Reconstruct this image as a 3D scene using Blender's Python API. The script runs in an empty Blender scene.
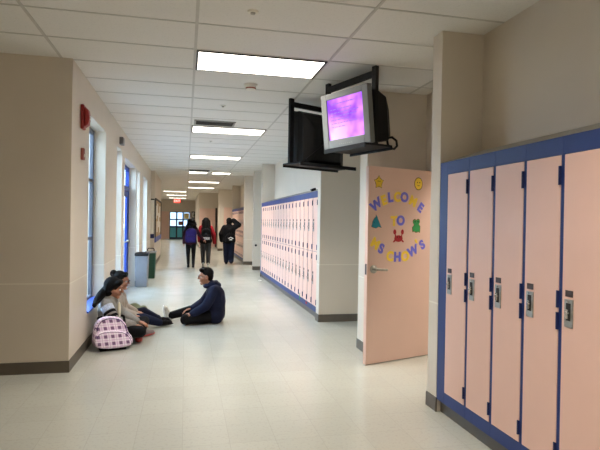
import bpy, bmesh, math, random
from mathutils import Vector, Matrix
random.seed(7)
C = bpy.context.scene.collection
PI = math.pi
V = Vector

# ------------------------------------------------------------------ materials
def lin(c):
    return tuple(((x/255)/12.92 if x/255 <= .04045 else ((x/255+.055)/1.055)**2.4) for x in c)

def nodes_of(name):
    m = bpy.data.materials.new(name); m.use_nodes = True
    nt = m.node_tree
    return m, nt, nt.nodes['Principled BSDF']

def pbr(name, col, rough=.5, metal=0., var=.04, scale=12., bump=0., bscale=200., spec=.5):
    """principled material with a soft noise variation of the base colour"""
    m, nt, b = nodes_of(name)
    c = lin(col)
    b.inputs['Roughness'].default_value = rough
    b.inputs['Metallic'].default_value = metal
    b.inputs['Specular IOR Level'].default_value = spec
    tc = nt.nodes.new('ShaderNodeTexCoord')
    n = nt.nodes.new('ShaderNodeTexNoise'); n.inputs['Scale'].default_value = scale; n.inputs['Detail'].default_value = 3
    nt.links.new(tc.outputs['Object'], n.inputs['Vector'])
    r = nt.nodes.new('ShaderNodeValToRGB')
    r.color_ramp.elements[0].position = .3; r.color_ramp.elements[1].position = .7
    r.color_ramp.elements[0].color = tuple(max(0, x*(1-var)) for x in c)+(1,)
    r.color_ramp.elements[1].color = tuple(min(1, x*(1+var)) for x in c)+(1,)
    nt.links.new(n.outputs['Fac'], r.inputs['Fac'])
    nt.links.new(r.outputs['Color'], b.inputs['Base Color'])
    if bump:
        n2 = nt.nodes.new('ShaderNodeTexNoise'); n2.inputs['Scale'].default_value = bscale
        nt.links.new(tc.outputs['Object'], n2.inputs['Vector'])
        bp = nt.nodes.new('ShaderNodeBump'); bp.inputs['Strength'].default_value = bump; bp.inputs['Distance'].default_value = .003
        nt.links.new(n2.outputs['Fac'], bp.inputs['Height']); nt.links.new(bp.outputs['Normal'], b.inputs['Normal'])
    return m

def emit(name, col, strength):
    m, nt, b = nodes_of(name)
    b.inputs['Base Color'].default_value = lin(col)+(1,)
    b.inputs['Emission Color'].default_value = lin(col)+(1,)
    b.inputs['Emission Strength'].default_value = strength
    return m

def mth(nt, op, a, b=None, c=None):
    n = nt.nodes.new('ShaderNodeMath'); n.operation = op
    for i, v in enumerate((a, b, c)):
        if v is None: continue
        if isinstance(v, (int, float)): n.inputs[i].default_value = v
        else: nt.links.new(v, n.inputs[i])
    return n.outputs[0]

def mixc(nt, fac, a, b):
    n = nt.nodes.new('ShaderNodeMix'); n.data_type = 'RGBA'
    nt.links.new(fac, n.inputs[0])
    for i, v in ((6, a), (7, b)):
        if isinstance(v, tuple): n.inputs[i].default_value = v+(1,) if len(v) == 3 else v
        else: nt.links.new(v, n.inputs[i])
    return n.outputs[2]

def wall_mat(name, col):
    """painted block wall: faint block joints, a seam line at dado height, glossier enamel below it"""
    m, nt, b = nodes_of(name)
    c = lin(col)
    g = nt.nodes.new('ShaderNodeNewGeometry'); s = nt.nodes.new('ShaderNodeSeparateXYZ')
    nt.links.new(g.outputs['Position'], s.inputs[0])
    n = nt.nodes.new('ShaderNodeTexNoise'); n.inputs['Scale'].default_value = 2.5; n.inputs['Detail'].default_value = 4
    nt.links.new(g.outputs['Position'], n.inputs['Vector'])
    base = mixc(nt, n.outputs['Fac'], tuple(x*.95 for x in c), tuple(min(1, x*1.05) for x in c))
    d = mth(nt, 'ABSOLUTE', mth(nt, 'SUBTRACT', s.outputs['Z'], .84))
    seam = mth(nt, 'LESS_THAN', d, .006)
    base = mixc(nt, mth(nt, 'MULTIPLY', seam, .55), base, lin((236, 230, 214)))
    nt.links.new(base, b.inputs['Base Color'])
    low = mth(nt, 'LESS_THAN', s.outputs['Z'], .84)
    nt.links.new(mth(nt, 'MULTIPLY_ADD', low, -.22, .55), b.inputs['Roughness'])
    n2 = nt.nodes.new('ShaderNodeTexNoise'); n2.inputs['Scale'].default_value = 140
    nt.links.new(g.outputs['Position'], n2.inputs['Vector'])
    bp = nt.nodes.new('ShaderNodeBump'); bp.inputs['Strength'].default_value = .12; bp.inputs['Distance'].default_value = .002
    nt.links.new(n2.outputs['Fac'], bp.inputs['Height']); nt.links.new(bp.outputs['Normal'], b.inputs['Normal'])
    return m

def floor_mat():
    """waxed vinyl composition tile, 305 mm squares, speckled"""
    m, nt, b = nodes_of('waxed_vinyl_tile')
    g = nt.nodes.new('ShaderNodeNewGeometry'); s = nt.nodes.new('ShaderNodeSeparateXYZ')
    nt.links.new(g.outputs['Position'], s.inputs[0])
    br = nt.nodes.new('ShaderNodeTexBrick')
    br.offset = 0; br.inputs['Scale'].default_value = 1.0
    br.inputs['Brick Width'].default_value = .305; br.inputs['Row Height'].default_value = .305
    br.inputs['Mortar Size'].default_value = .0022; br.inputs['Bias'].default_value = 0
    ca, cb, cm = lin((185, 186, 177)), lin((181, 182, 173)), lin((173, 174, 165))
    br.inputs['Color1'].default_value = ca+(1,); br.inputs['Color2'].default_value = cb+(1,); br.inputs['Mortar'].default_value = cm+(1,)
    nt.links.new(g.outputs['Position'], br.inputs['Vector'])
    n = nt.nodes.new('ShaderNodeTexNoise'); n.inputs['Scale'].default_value = 45; n.inputs['Detail'].default_value = 5
    nt.links.new(g.outputs['Position'], n.inputs['Vector'])
    f = mth(nt, 'MULTIPLY', mth(nt, 'GREATER_THAN', n.outputs['Fac'], .58), .25)
    nt.links.new(mixc(nt, f, br.outputs['Color'], lin((160, 160, 151))), b.inputs['Base Color'])
    n2 = nt.nodes.new('ShaderNodeTexNoise'); n2.inputs['Scale'].default_value = 3; n2.inputs['Detail'].default_value = 3
    nt.links.new(g.outputs['Position'], n2.inputs['Vector'])
    nt.links.new(mth(nt, 'MULTIPLY_ADD', n2.outputs['Fac'], .12, FLOOR_ROUGH), b.inputs['Roughness'])
    bp = nt.nodes.new('ShaderNodeBump'); bp.inputs['Strength'].default_value = .05; bp.inputs['Distance'].default_value = .004
    nt.links.new(n2.outputs['Fac'], bp.inputs['Height']); nt.links.new(bp.outputs['Normal'], b.inputs['Normal'])
    b.inputs['Specular IOR Level'].default_value = .55
    return m
FLOOR_ROUGH = .15

def ceiling_mat():
    m, nt, b = nodes_of('fissured_ceiling_tile')
    c = lin((222, 219, 213))
    g = nt.nodes.new('ShaderNodeNewGeometry')
    n = nt.nodes.new('ShaderNodeTexNoise'); n.inputs['Scale'].default_value = 60; n.inputs['Detail'].default_value = 6
    nt.links.new(g.outputs['Position'], n.inputs['Vector'])
    f = mth(nt, 'MULTIPLY', mth(nt, 'GREATER_THAN', n.outputs['Fac'], .6), .18)
    nt.links.new(mixc(nt, f, c, tuple(x*.7 for x in c)), b.inputs['Base Color'])
    b.inputs['Roughness'].default_value = .9
    return m

def glass_mat(name='window_glass', col=(.9, .95, 1, 1)):
    m, nt, b = nodes_of(name)
    b.inputs['Base Color'].default_value = col
    b.inputs['Roughness'].default_value = .02
    b.inputs['Transmission Weight'].default_value = 1
    b.inputs['IOR'].default_value = 1.1
    return m

def plaid_mat():
    """purple and white check with darker squares where bands cross"""
    m, nt, b = nodes_of('purple_plaid_cloth')
    tc = nt.nodes.new('ShaderNodeTexCoord'); s = nt.nodes.new('ShaderNodeSeparateXYZ')
    nt.links.new(tc.outputs['Object'], s.inputs[0])
    xx = mth(nt, 'ADD', s.outputs['X'], mth(nt, 'MULTIPLY', s.outputs['Y'], .8))
    PITCH = .075
    def band(v, pitch, lo, hi, ph=0.):
        f = mth(nt, 'FRACT', mth(nt, 'ADD', mth(nt, 'DIVIDE', v, pitch), ph+10))
        return mth(nt, 'MULTIPLY', mth(nt, 'GREATER_THAN', f, lo), mth(nt, 'LESS_THAN', f, hi))
    a = band(xx, PITCH, .0, .46); c = band(s.outputs['Z'], PITCH, .0, .46)
    a2 = band(xx, PITCH, .68, .76); c2 = band(s.outputs['Z'], PITCH, .68, .76)
    cross = mth(nt, 'MULTIPLY', a, c)
    single = mth(nt, 'MAXIMUM', a, c)
    fine = mth(nt, 'MAXIMUM', a2, c2)
    col = mixc(nt, mth(nt, 'MULTIPLY', single, .28), lin((244, 234, 246)), lin((190, 110, 190)))
    col = mixc(nt, mth(nt, 'MULTIPLY', fine, .45), col, lin((170, 90, 175)))
    col = mixc(nt, mth(nt, 'MULTIPLY', cross, .85), col, lin((84, 22, 98)))
    nt.links.new(col, b.inputs['Base Color']); b.inputs['Roughness'].default_value = .75
    return m

def screen_mat():
    """lit purple tube picture: mottled pink-violet"""
    m, nt, b = nodes_of('lit_purple_screen')
    tc = nt.nodes.new('ShaderNodeTexCoord')
    n = nt.nodes.new('ShaderNodeTexNoise'); n.inputs['Scale'].default_value = 4.5; n.inputs['Detail'].default_value = 2
    nt.links.new(tc.outputs['Object'], n.inputs['Vector'])
    r = nt.nodes.new('ShaderNodeValToRGB')
    r.color_ramp.elements[0].position = .36; r.color_ramp.elements[1].position = .62
    r.color_ramp.elements[0].color = lin((132, 52, 250))+(1,); r.color_ramp.elements[1].color = lin((226, 140, 250))+(1,)
    nt.links.new(n.outputs['Fac'], r.inputs['Fac'])
    b.inputs['Base Color'].default_value = (.02, .02, .03, 1); b.inputs['Roughness'].default_value = .15
    nt.links.new(r.outputs['Color'], b.inputs['Emission Color']); b.inputs['Emission Strength'].default_value = .75
    return m

M = {}
M['wall'] = wall_mat('cream_block_paint', (210, 199, 184))
M['wall_far'] = M['wall']
M['floor'] = floor_mat()
M['ceil'] = ceiling_mat()
M['tbar'] = pbr('ceiling_bar_enamel', (190, 186, 178), .5)
M['base'] = pbr('dark_vinyl_base', (92, 84, 74), .45)
M['pink'] = pbr('pink_locker_enamel', (226, 186, 170), .42, var=.02, scale=4, bump=.04, bscale=300)
M['doorpink'] = pbr('pink_door_paint', (222, 188, 174), .5, var=.02, scale=3)
M['blue'] = pbr('blue_enamel', (40, 58, 116), .45, var=.05, spec=.3)
M['bluedark'] = pbr('dark_blue_enamel', (30, 40, 86), .45, var=.05, spec=.3)
M['slope'] = pbr('grey_enamel_sheet', (138, 136, 130), .45)
M['steel'] = pbr('brushed_steel', (170, 168, 160), .35, .9, var=.15, scale=40)
M['chrome'] = pbr('chrome', (215, 215, 215), .15, 1.)
M['plate'] = pbr('dark_number_plate', (62, 46, 42), .4)
M['black'] = pbr('black_plastic', (15, 15, 16), .5, spec=.25)
M['blacksteel'] = pbr('black_steel', (17, 17, 19), .55, spec=.25)
M['silver'] = pbr('silver_plastic', (110, 113, 112), .4)
M['screen'] = screen_mat()
M['inkline'] = pbr('dim_text_line', (120, 80, 200), .5)
M['red'] = pbr('red_plastic', (146, 34, 30), .4)
M['dullred'] = pbr('dull_red_plastic', (150, 76, 62), .5)
M['offwhite'] = pbr('off_white_plastic', (222, 218, 206), .5)
M['grey'] = pbr('grey_plastic', (116, 118, 124), .5)
M['green'] = pbr('dark_green_plastic', (22, 66, 48), .5)
M['dark'] = pbr('dark_grille', (30, 28, 27), .6)
M['frame'] = pbr('blue_grey_window_frame', (98, 102, 114), .45)
M['exitblue'] = pbr('bright_blue_door_paint', (38, 66, 150), .4)
M['glass'] = glass_mat(); M['tint'] = glass_mat('sky_dimming_glass', (.15,.17,.20,1))  # end-door pane tint is added to dim the sky behind
M['sill'] = pbr('blue_window_sill', (60, 96, 196), .4)
M['exitred'] = emit('lit_red_exit_sign', (255, 50, 40), 2.2)
M['light'] = emit('lit_prismatic_lens', (255, 248, 236), 2.2)
M['lightfar'] = M['light']
M['yellow'] = pbr('yellow_paper', (248, 214, 70), .7)
M['bluepaper'] = pbr('violet_blue_paper', (112, 112, 222), .7)
M['teal'] = pbr('teal_paper', (30, 140, 168), .7)
M['greenpaper'] = pbr('green_paper', (46, 156, 84), .7)
M['redpaper'] = pbr('red_paper', (176, 34, 46), .7)
M['brownline'] = pbr('brown_outline_paper', (120, 92, 40), .7)
M['paper'] = pbr('white_paper', (232, 230, 222), .7)
M['skin'] = pbr('brown_skin', (168, 116, 90), .5, var=.04, scale=20)
M['hair'] = pbr('black_hair', (11, 9, 9), .75, var=.4, scale=60, bump=.6, bscale=120, spec=.12)
M['eye'] = pbr('eye_white', (225, 222, 215), .3)
M['iris'] = pbr('dark_iris', (30, 20, 16), .2)
M['lips'] = pbr('lips', (140, 76, 70), .5)
M['navy'] = pbr('navy_jacket_cloth', (26, 30, 52), .75, var=.12, bump=.3, bscale=90, spec=.12)
M['blackcloth'] = pbr('black_cloth', (17, 17, 20), .8, var=.15, bump=.3, bscale=90, spec=.12)
M['navycloth'] = pbr('navy_denim', (28, 33, 54), .8, var=.12, bump=.3, bscale=120, spec=.12)
M['charcoal'] = pbr('charcoal_cloth', (56, 56, 58), .8, var=.15, bump=.3, bscale=120, spec=.12)
M['greyknit'] = pbr('grey_marl_knit', (142, 138, 134), .85, var=.12, scale=50, bump=.35, bscale=160, spec=.12)
M['greyknit2'] = pbr('warm_grey_knit', (160, 150, 140), .85, var=.1, scale=50, bump=.35, bscale=160, spec=.12)
M['palesleeve'] = pbr('pale_blue_grey_print', (188, 196, 212), .85, var=.22, scale=60)
M['cream'] = pbr('cream_cloth', (216, 206, 186), .8)
M['redshoe'] = pbr('red_canvas', (180, 70, 66), .7)
M['greyshoe'] = pbr('grey_canvas', (110, 100, 102), .7)
M['whiterub'] = pbr('white_rubber', (224, 224, 222), .5)
M['maroon'] = pbr('dark_maroon_knit', (58, 34, 48), .8, var=.12, spec=.12)
M['purple'] = pbr('purple_nylon', (46, 34, 92), .6, var=.15, spec=.12)
M['redcloth'] = pbr('red_sleeve_cloth', (140, 30, 38), .75, spec=.12)
M['plaid'] = plaid_mat()
M['olive'] = pbr('olive_cloth', (104, 110, 84), .8)
M['stone'] = pbr('pale_canvas', (190, 184, 172), .7)
M['ground'] = pbr('grey_paving', (112, 114, 112), .9)  # one even grey, kept dark to cut daylight bounced indoors
M['tealpanel'] = pbr('teal_door_panel', (86, 190, 214), .5)
M['cork'] = pbr('cork_board', (176, 150, 116), .8)

# ------------------------------------------------------------------ mesh builder
class MB:
    def __init__(s): s.v = []; s.f = []
    def add(s, vs, fs):
        o = len(s.v); s.v += [tuple(v) for v in vs]; s.f += [tuple(i+o for i in f) for f in fs]; return s
    def box(s, x0, x1, y0, y1, z0, z1):
        return s.add([(x0,y0,z0),(x1,y0,z0),(x1,y1,z0),(x0,y1,z0),(x0,y0,z1),(x1,y0,z1),(x1,y1,z1),(x0,y1,z1)],
                     [(3,2,1,0),(4,5,6,7),(0,1,5,4),(1,2,6,5),(2,3,7,6),(3,0,4,7)])
    def bar(s, p0, p1, w, t, up=(0,0,1)):
        """rectangular bar from p0 to p1, w across, t along 'up'"""
        p0, p1 = V(p0), V(p1); d = (p1-p0).normalized(); u = V(up)
        if abs(d.dot(u)) > .95: u = V((1,0,0))
        a = d.cross(u).normalized(); u = a.cross(d).normalized()
        vs = []
        for p in (p0, p1):
            for sa, su in ((-1,-1),(1,-1),(1,1),(-1,1)): vs.append(p+a*sa*w/2+u*su*t/2)
        return s.add(vs, [(0,1,2,3),(7,6,5,4),(0,4,5,1),(1,5,6,2),(2,6,7,3),(3,7,4,0)])
    def rings(s, rs, cap=True):
        n = len(rs[0]); vs = [p for r in rs for p in r]; fs = []
        for i in range(len(rs)-1):
            for j in range(n):
                k = (j+1) % n
                fs.append((i*n+j, i*n+k, (i+1)*n+k, (i+1)*n+j))
        if cap: fs += [tuple(reversed(range(n))), tuple((len(rs)-1)*n+j for j in range(n))]
        return s.add(vs, fs)
    def cap(s, p0, p1, r0, r1, n=12, m=4):
        """tapered capsule"""
        p0, p1 = V(p0), V(p1); d = p1-p0
        if d.length < 1e-6: d = V((0,0,1e-4))
        d.normalize(); a = d.orthogonal().normalized(); b = d.cross(a)
        R = []
        for i in range(m+1):
            t = -PI/2+PI/2*i/m*.999+.001
            R.append((p0+d*math.sin(t)*r0, r0*math.cos(t)))
        for i in range(m+1):
            t = PI/2*i/m*.999
            R.append((p1+d*math.sin(t)*r1, r1*math.cos(t)))
        return s.rings([[c+(a*math.cos(2*PI*j/n)+b*math.sin(2*PI*j/n))*max(r,1e-5) for j in range(n)] for c, r in R])
    def tube(s, pts, r, n=8):
        pts = [V(p) for p in pts]; R = []
        prev = None
        for i, p in enumerate(pts):
            d = (pts[min(i+1, len(pts)-1)]-pts[max(i-1, 0)]).normalized()
            a = d.orthogonal().normalized() if prev is None else (prev-d*prev.dot(d)).normalized()
            prev = a; b = d.cross(a)
            R.append([p+(a*math.cos(2*PI*j/n)+b*math.sin(2*PI*j/n))*r for j in range(n)])
        return s.rings(R)
    def cyl(s, p0, p1, r0, r1=None, n=20):
        r1 = r0 if r1 is None else r1
        p0, p1 = V(p0), V(p1); d = (p1-p0).normalized(); a = d.orthogonal().normalized(); b = d.cross(a)
        return s.rings([[c+(a*math.cos(2*PI*j/n)+b*math.sin(2*PI*j/n))*r for j in range(n)] for c, r in ((p0,r0),(p1,r1))])
    def ell(s, c, rad, axes=None, n=16, m=10):
        c = V(c); ax = axes or (V((1,0,0)), V((0,1,0)), V((0,0,1)))
        R = []
        for i in range(m+1):
            t = -PI/2+PI*i/m; t = max(-PI/2+.02, min(PI/2-.02, t))
            R.append([c+ax[0]*rad[0]*math.cos(t)*math.cos(2*PI*j/n)+ax[1]*rad[1]*math.cos(t)*math.sin(2*PI*j/n)+ax[2]*rad[2]*math.sin(t) for j in range(n)])
        return s.rings(R)
    def prism(s, poly, y0, y1):
        """poly in (x, z), extruded along y"""
        n = len(poly)
        return s.add([(x, y0, z) for x, z in poly]+[(x, y1, z) for x, z in poly],
                     [tuple(range(n)), tuple(reversed(range(n, 2*n)))]+[(j, n+j, n+(j+1) % n, (j+1) % n) for j in range(n)])
    def moved(s, mat):
        s.v = [tuple(mat @ V(v)) for v in s.v]; return s
    def mesh(s, name):
        me = bpy.data.meshes.new(name); me.from_pydata(s.v, [], s.f)
        bm = bmesh.new(); bm.from_mesh(me); bmesh.ops.recalc_face_normals(bm, faces=bm.faces); bm.to_mesh(me); bm.free()
        return me
    def build(s, name, mat, parent=None, bevel=0., seg=2, smooth=False):
        me = s.mesh(name)
        if bevel:
            bm = bmesh.new(); bm.from_mesh(me)
            ed = [e for e in bm.edges if len(e.link_faces) == 2 and e.calc_face_angle(0) > .6]
            bmesh.ops.bevel(bm, geom=ed, offset=bevel, segments=seg, affect='EDGES', profile=.5, clamp_overlap=True)
            bm.to_mesh(me); bm.free()
        return link(name, me, mat, parent, smooth)

def link(name, me, mat, parent=None, smooth=False):
    me.materials.clear(); me.materials.append(mat)
    if smooth:
        me.polygons.foreach_set('use_smooth', [True]*len(me.polygons)); me.update()
    o = bpy.data.objects.new(name, me); C.objects.link(o)
    if parent: o.parent = parent
    return o

def blob(name, mb, mat, parent=None, voxel=.008, it=4):
    """union of overlapping closed shapes as one continuous smooth surface"""
    me = mb.mesh(name+'_raw'); t = bpy.data.objects.new('raw', me); C.objects.link(t)
    r = t.modifiers.new('r', 'REMESH'); r.mode = 'VOXEL'; r.voxel_size = voxel
    if it:
        q = t.modifiers.new('s', 'SMOOTH'); q.factor = .5; q.iterations = it
    dg = bpy.context.evaluated_depsgraph_get(); dg.update()
    out = bpy.data.meshes.new_from_object(t.evaluated_get(dg)); out.name = name
    bpy.data.objects.remove(t); bpy.data.meshes.remove(me)
    return link(name, out, mat, parent, True)

def tag(o, label, cat=None, group=None, kind=None):
    o['label'] = label
    if cat: o['category'] = cat
    if group: o['group'] = group
    if kind: o['kind'] = kind
    return o
def thing(name, label, cat, loc=(0,0,0), rz=0., group=None, kind=None):
    o = bpy.data.objects.new(name, None); C.objects.link(o)
    o.empty_display_size = .05
    o.location = loc; o.rotation_euler = (0,0,rz)
    return tag(o, label, cat, group, kind)
def copy_tree(o, parent=None):
    c = o.copy(); C.objects.link(c); c.parent = parent
    for ch in list(o.children): copy_tree(ch, c)
    return c
def struct(o, label=None):
    o['kind'] = 'structure'
    if label: o['label'] = label
    return o
ORD = ['first','second','third','fourth','fifth','sixth','seventh','eighth','ninth','tenth','eleventh','twelfth','thirteenth','fourteenth','fifteenth','sixteenth','seventeenth','eighteenth','nineteenth']

# ------------------------------------------------------------------ camera
f, yaw, pit, rol, EYE = 511.1052, .22, -.0059, .0169, 1.4582
H = 2.962
cy, sy = math.cos(yaw), math.sin(yaw)
fw = V((sy*math.cos(pit), cy*math.cos(pit), math.sin(pit))); rt = V((cy,-sy,0)); up = rt.cross(fw)
r_ = rt*math.cos(rol)+up*math.sin(rol); u_ = up*math.cos(rol)-rt*math.sin(rol)
cd = bpy.data.cameras.new('camera'); cam = bpy.data.objects.new('camera', cd); C.objects.link(cam)
cd.sensor_width = 36; cd.lens = f*36/600; cd.clip_start = .05; cd.clip_end = 300
mw = Matrix((r_, u_, -fw)).transposed().to_4x4(); mw.translation = V((0,0,EYE)); cam.matrix_world = mw
bpy.context.scene.camera = cam

# ------------------------------------------------------------------ room shell
XL = -1.061                         # left corridor wall
def boxes(name, lst, mat, bevel=0.):
    m = MB()
    for b in lst: m.box(*b)
    return m.build(name, mat, None, bevel)
struct(boxes('floor', [(-5,5,-4,5.3,-.1,0),(-1.2,5,5.3,20.5,-.1,0),(-2.2,5,20.5,41,-.1,0)], M['floor']), 'pale speckled waxed vinyl tile floor of the corridor')
struct(boxes('ceiling', [(-5.1,5.1,-4.1,5.4,H,H+.1),(-1.3,5.1,5.4,20.5,H,H+.1),(-2.3,5.1,20.5,41,H,H+.1)], M['ceil']), 'white suspended tile ceiling of the corridor')
# openings in the left wall: y0, y1, z0, z1
OPEN = [(6.06,7.26,.40,2.62),(8.40,9.06,.40,2.60),(9.46,11.61,0,2.56),(11.80,12.50,.40,2.56),(13.46,14.81,.40,2.56)]
L = []
ys = 5.48
for y0, y1, z0, z1 in OPEN:
    L.append((-1.30, XL, ys, y0, 0, H)); ys = y1
    if z0 > 0: L.append((-1.30, XL, y0, y1, 0, z0))
    L.append((-1.30, XL, y0, y1, z1, H))
L.append((-1.30, XL, ys, 16.4, 0, H))
L += [(-5, XL, 5.18, 5.48, 0, H), (-1.30,-.945,16.4,20.35,0,H), (-2.25,-.945,20.35,20.5,0,H), (-2.25,-2.1,20.5,40.2,0,H)]
struct(boxes('wall_left', L, M['wall']), 'cream painted left corridor wall with tall window openings')
R_ = [(2.28,2.43,-4,3.645,0,H),(1.925,2.9,3.645,3.795,0,H),(2.72,2.87,3.795,4.28,0,H),(2.72,2.87,4.28,5.24,2.08,H),(2.72,2.87,5.24,7.22,0,H),
      (2.0,2.72,5.5,5.62,0,H),(1.98,2.125,5.44,5.68,0,H),(1.915,2.87,7.22,7.38,0,H),(2.27,2.42,7.38,13.28,0,H),(1.945,2.87,13.28,13.43,0,H),
      (2.72,2.87,13.43,17.05,0,H),(1.975,2.72,15.19,15.33,0,H),(1.9,2.87,17.05,17.22,0,H),(2.27,2.42,17.22,21.95,0,H),(1.93,2.87,21.95,22.1,0,H),
      (2.72,2.87,22.1,28.4,0,H),(1.53,2.72,25.0,25.15,0,H),(.69,2.87,28.4,28.55,0,H),(.69,.84,28.55,40.0,0,H),
      (4.9,5.05,3.6,7.4,0,H),(2.9,4.9,3.6,3.75,0,H),(2.87,4.9,7.25,7.4,0,H)]
struct(boxes('wall_right', R_, M['wall']), 'cream painted right corridor wall with pilasters and door alcoves')
struct(boxes('wall_back', [(-5,2.43,-4.15,-4,0,H),(-5.15,-5,-4.15,5.48,0,H)], M['wall']), 'cream wall of the lobby behind the viewer')
E = [(-2.1,-1.83,40,40.2,0,H),(-1.83,-1.2,40,40.2,2.05,H),(-1.26,-1.2,40,40.2,0,2.05),(-1.2,.31,40,40.2,2.08,H),(.31,.69,40,40.2,0,H)]
struct(boxes('wall_end', E, M['wall']), 'cream end wall of the corridor above the glazed doors')
# vinyl base
B = [(-5,XL+.001,5.172,5.18,0,.11),(XL,XL+.008,5.172,9.46,0,.11),(XL,XL+.008,11.61,16.392,0,.11),(XL,-.937,16.392,16.4,0,.11),(-.945,-.937,16.392,20.5,0,.11)]
struct(boxes('baseboard_left', B, M['base']), 'dark vinyl base along the left wall')
def around(x0, y0, y1, xe):          # base on a wall end: camera-side face, corridor face
    return [(x0-.008, xe, y0-.008, y0, 0, .11), (x0-.008, x0, y0, y1+.008, 0, .11)]
B = []
for x0, y0, y1, xe in ((1.925,3.645,3.795,1.93),(1.98,5.44,5.68,2.125),(2.125,5.5,5.5,2.72),(1.915,7.22,7.38,2.72),(1.945,13.28,13.43,1.95),(1.975,15.19,15.33,2.72),(1.9,17.05,17.22,2.72),(1.53,25.0,25.15,1.77),(.69,28.4,40,.70)):
    B += around(x0, y0, y1, xe)
B += [(1.917,2.72,3.795,3.803,0,.11),(2.712,2.72,3.8,4.2,0,.11),(2.712,2.72,5.32,5.5,0,.11)]
struct(boxes('baseboard_right', B, M['base']), 'dark vinyl base along the right wall')
# ceiling grid
XG, YG, PX, PY = .06, 4.60, 1.22, .61
g = MB()
def inside(x, y):
    lo = -5 if y < 5.18 else (XL if y < 16.4 else (-.945 if y < 20.4 else -2.1))
    return lo
for k in range(-4, 3):
    x = XG+PX*k
    for (a, b) in ((-4,5.18),(5.18,16.4),(16.4,20.5),(20.5,40)):
        if x > inside(x, (a+b)/2) and x < 2.7: g.box(x-.012, x+.012, a, b, H-.004, H+.002)
k = -14
while YG+PY*k < 40:
    y = YG+PY*k
    g.box(inside(0, y), 2.28 if y < 3.7 or 7.4 < y < 13.2 or 17.2 < y < 21.9 else 2.72, y-.009, y+.009, H-.0036, H+.002); k += 1
struct(g.build('trim_1', M['tbar']), 'pale metal grid bars of the suspended ceiling')
struct(boxes('ground_outside', [(-40,-1.3,5.48,41,-.16,-.06),(-12,12,41.2,80,-.16,-.06)], M['ground']), 'grey paving outside the windows')

# ------------------------------------------------------------------ windows and exit door on the left
XW = XL-.145
for i, (y0, y1, z0, z1) in enumerate([OPEN[0], OPEN[1], OPEN[3], OPEN[4]]):
    w = thing('window_%d' % (i+1), ['nearest tall left window above the blue sill','narrow window just before the blue exit doors','narrow window just past the blue exit doors','farthest wide left window past the bins'][i], 'window', (XW, y0, z0), kind='structure')
    W, Hh = y1-y0, z1-z0
    m = MB(); t = .05
    m.box(-.05,0,0,t,0,Hh).box(-.05,0,W-t,W,0,Hh).box(-.05,0,t,W-t,0,t).box(-.05,0,t,W-t,Hh-t,Hh)
    for zz in (Hh*.36, Hh*.70): m.box(-.045,-.005,t,W-t,zz-.02,zz+.02)
    m.build('window_frame', M['frame'], w, .004)
    MB().box(-.03,-.024,t-.01,W-t+.01,t-.01,Hh-t+.01).build('window_pane', M['glass'], w)
    MB().box(.0,.165,.0,W,-.001,.022).build('window_sill', M['sill'], w, .006)
y0, y1, z0, z1 = OPEN[2]
w = thing('door_1', 'blue framed glazed double exit door with transom in left wall', 'door', (XW, y0, 0), kind='structure')
m = MB(); W = y1-y0
m.box(-.08,0,0,.06,0,z1).box(-.08,0,W-.06,W,0,z1).box(-.08,0,.06,W-.06,z1-.06,z1).box(-.08,0,.06,W-.06,2.06,2.14)
m.build('door_frame', M['exitblue'], w, .004)
MB().box(-.045,-.039,.06,W-.06,2.14,z1-.06).build('transom_pane', M['glass'], w)
for a, b in ((.065, W/2-.003), (W/2+.003, W-.065)):
    m = MB().box(-.065,-.015,a,a+.12,.01,2.05).box(-.065,-.015,b-.12,b,.01,2.05).box(-.065,-.015,a+.12,b-.12,.01,.25).box(-.065,-.015,a+.12,b-.12,1.93,2.05)
    d = m.build('door_leaf', M['exitblue'], w, .003)
    MB().box(-.043,-.037,a+.115,b-.115,.245,1.935).build('door_pane', M['glass'], d)
    MB().tube([(-.015,a+.14,1.0),(.045,a+.14,1.0),(.045,b-.14,1.0),(-.015,b-.14,1.0)], .014).build('push_bar', M['steel'], d, smooth=True)

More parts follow.
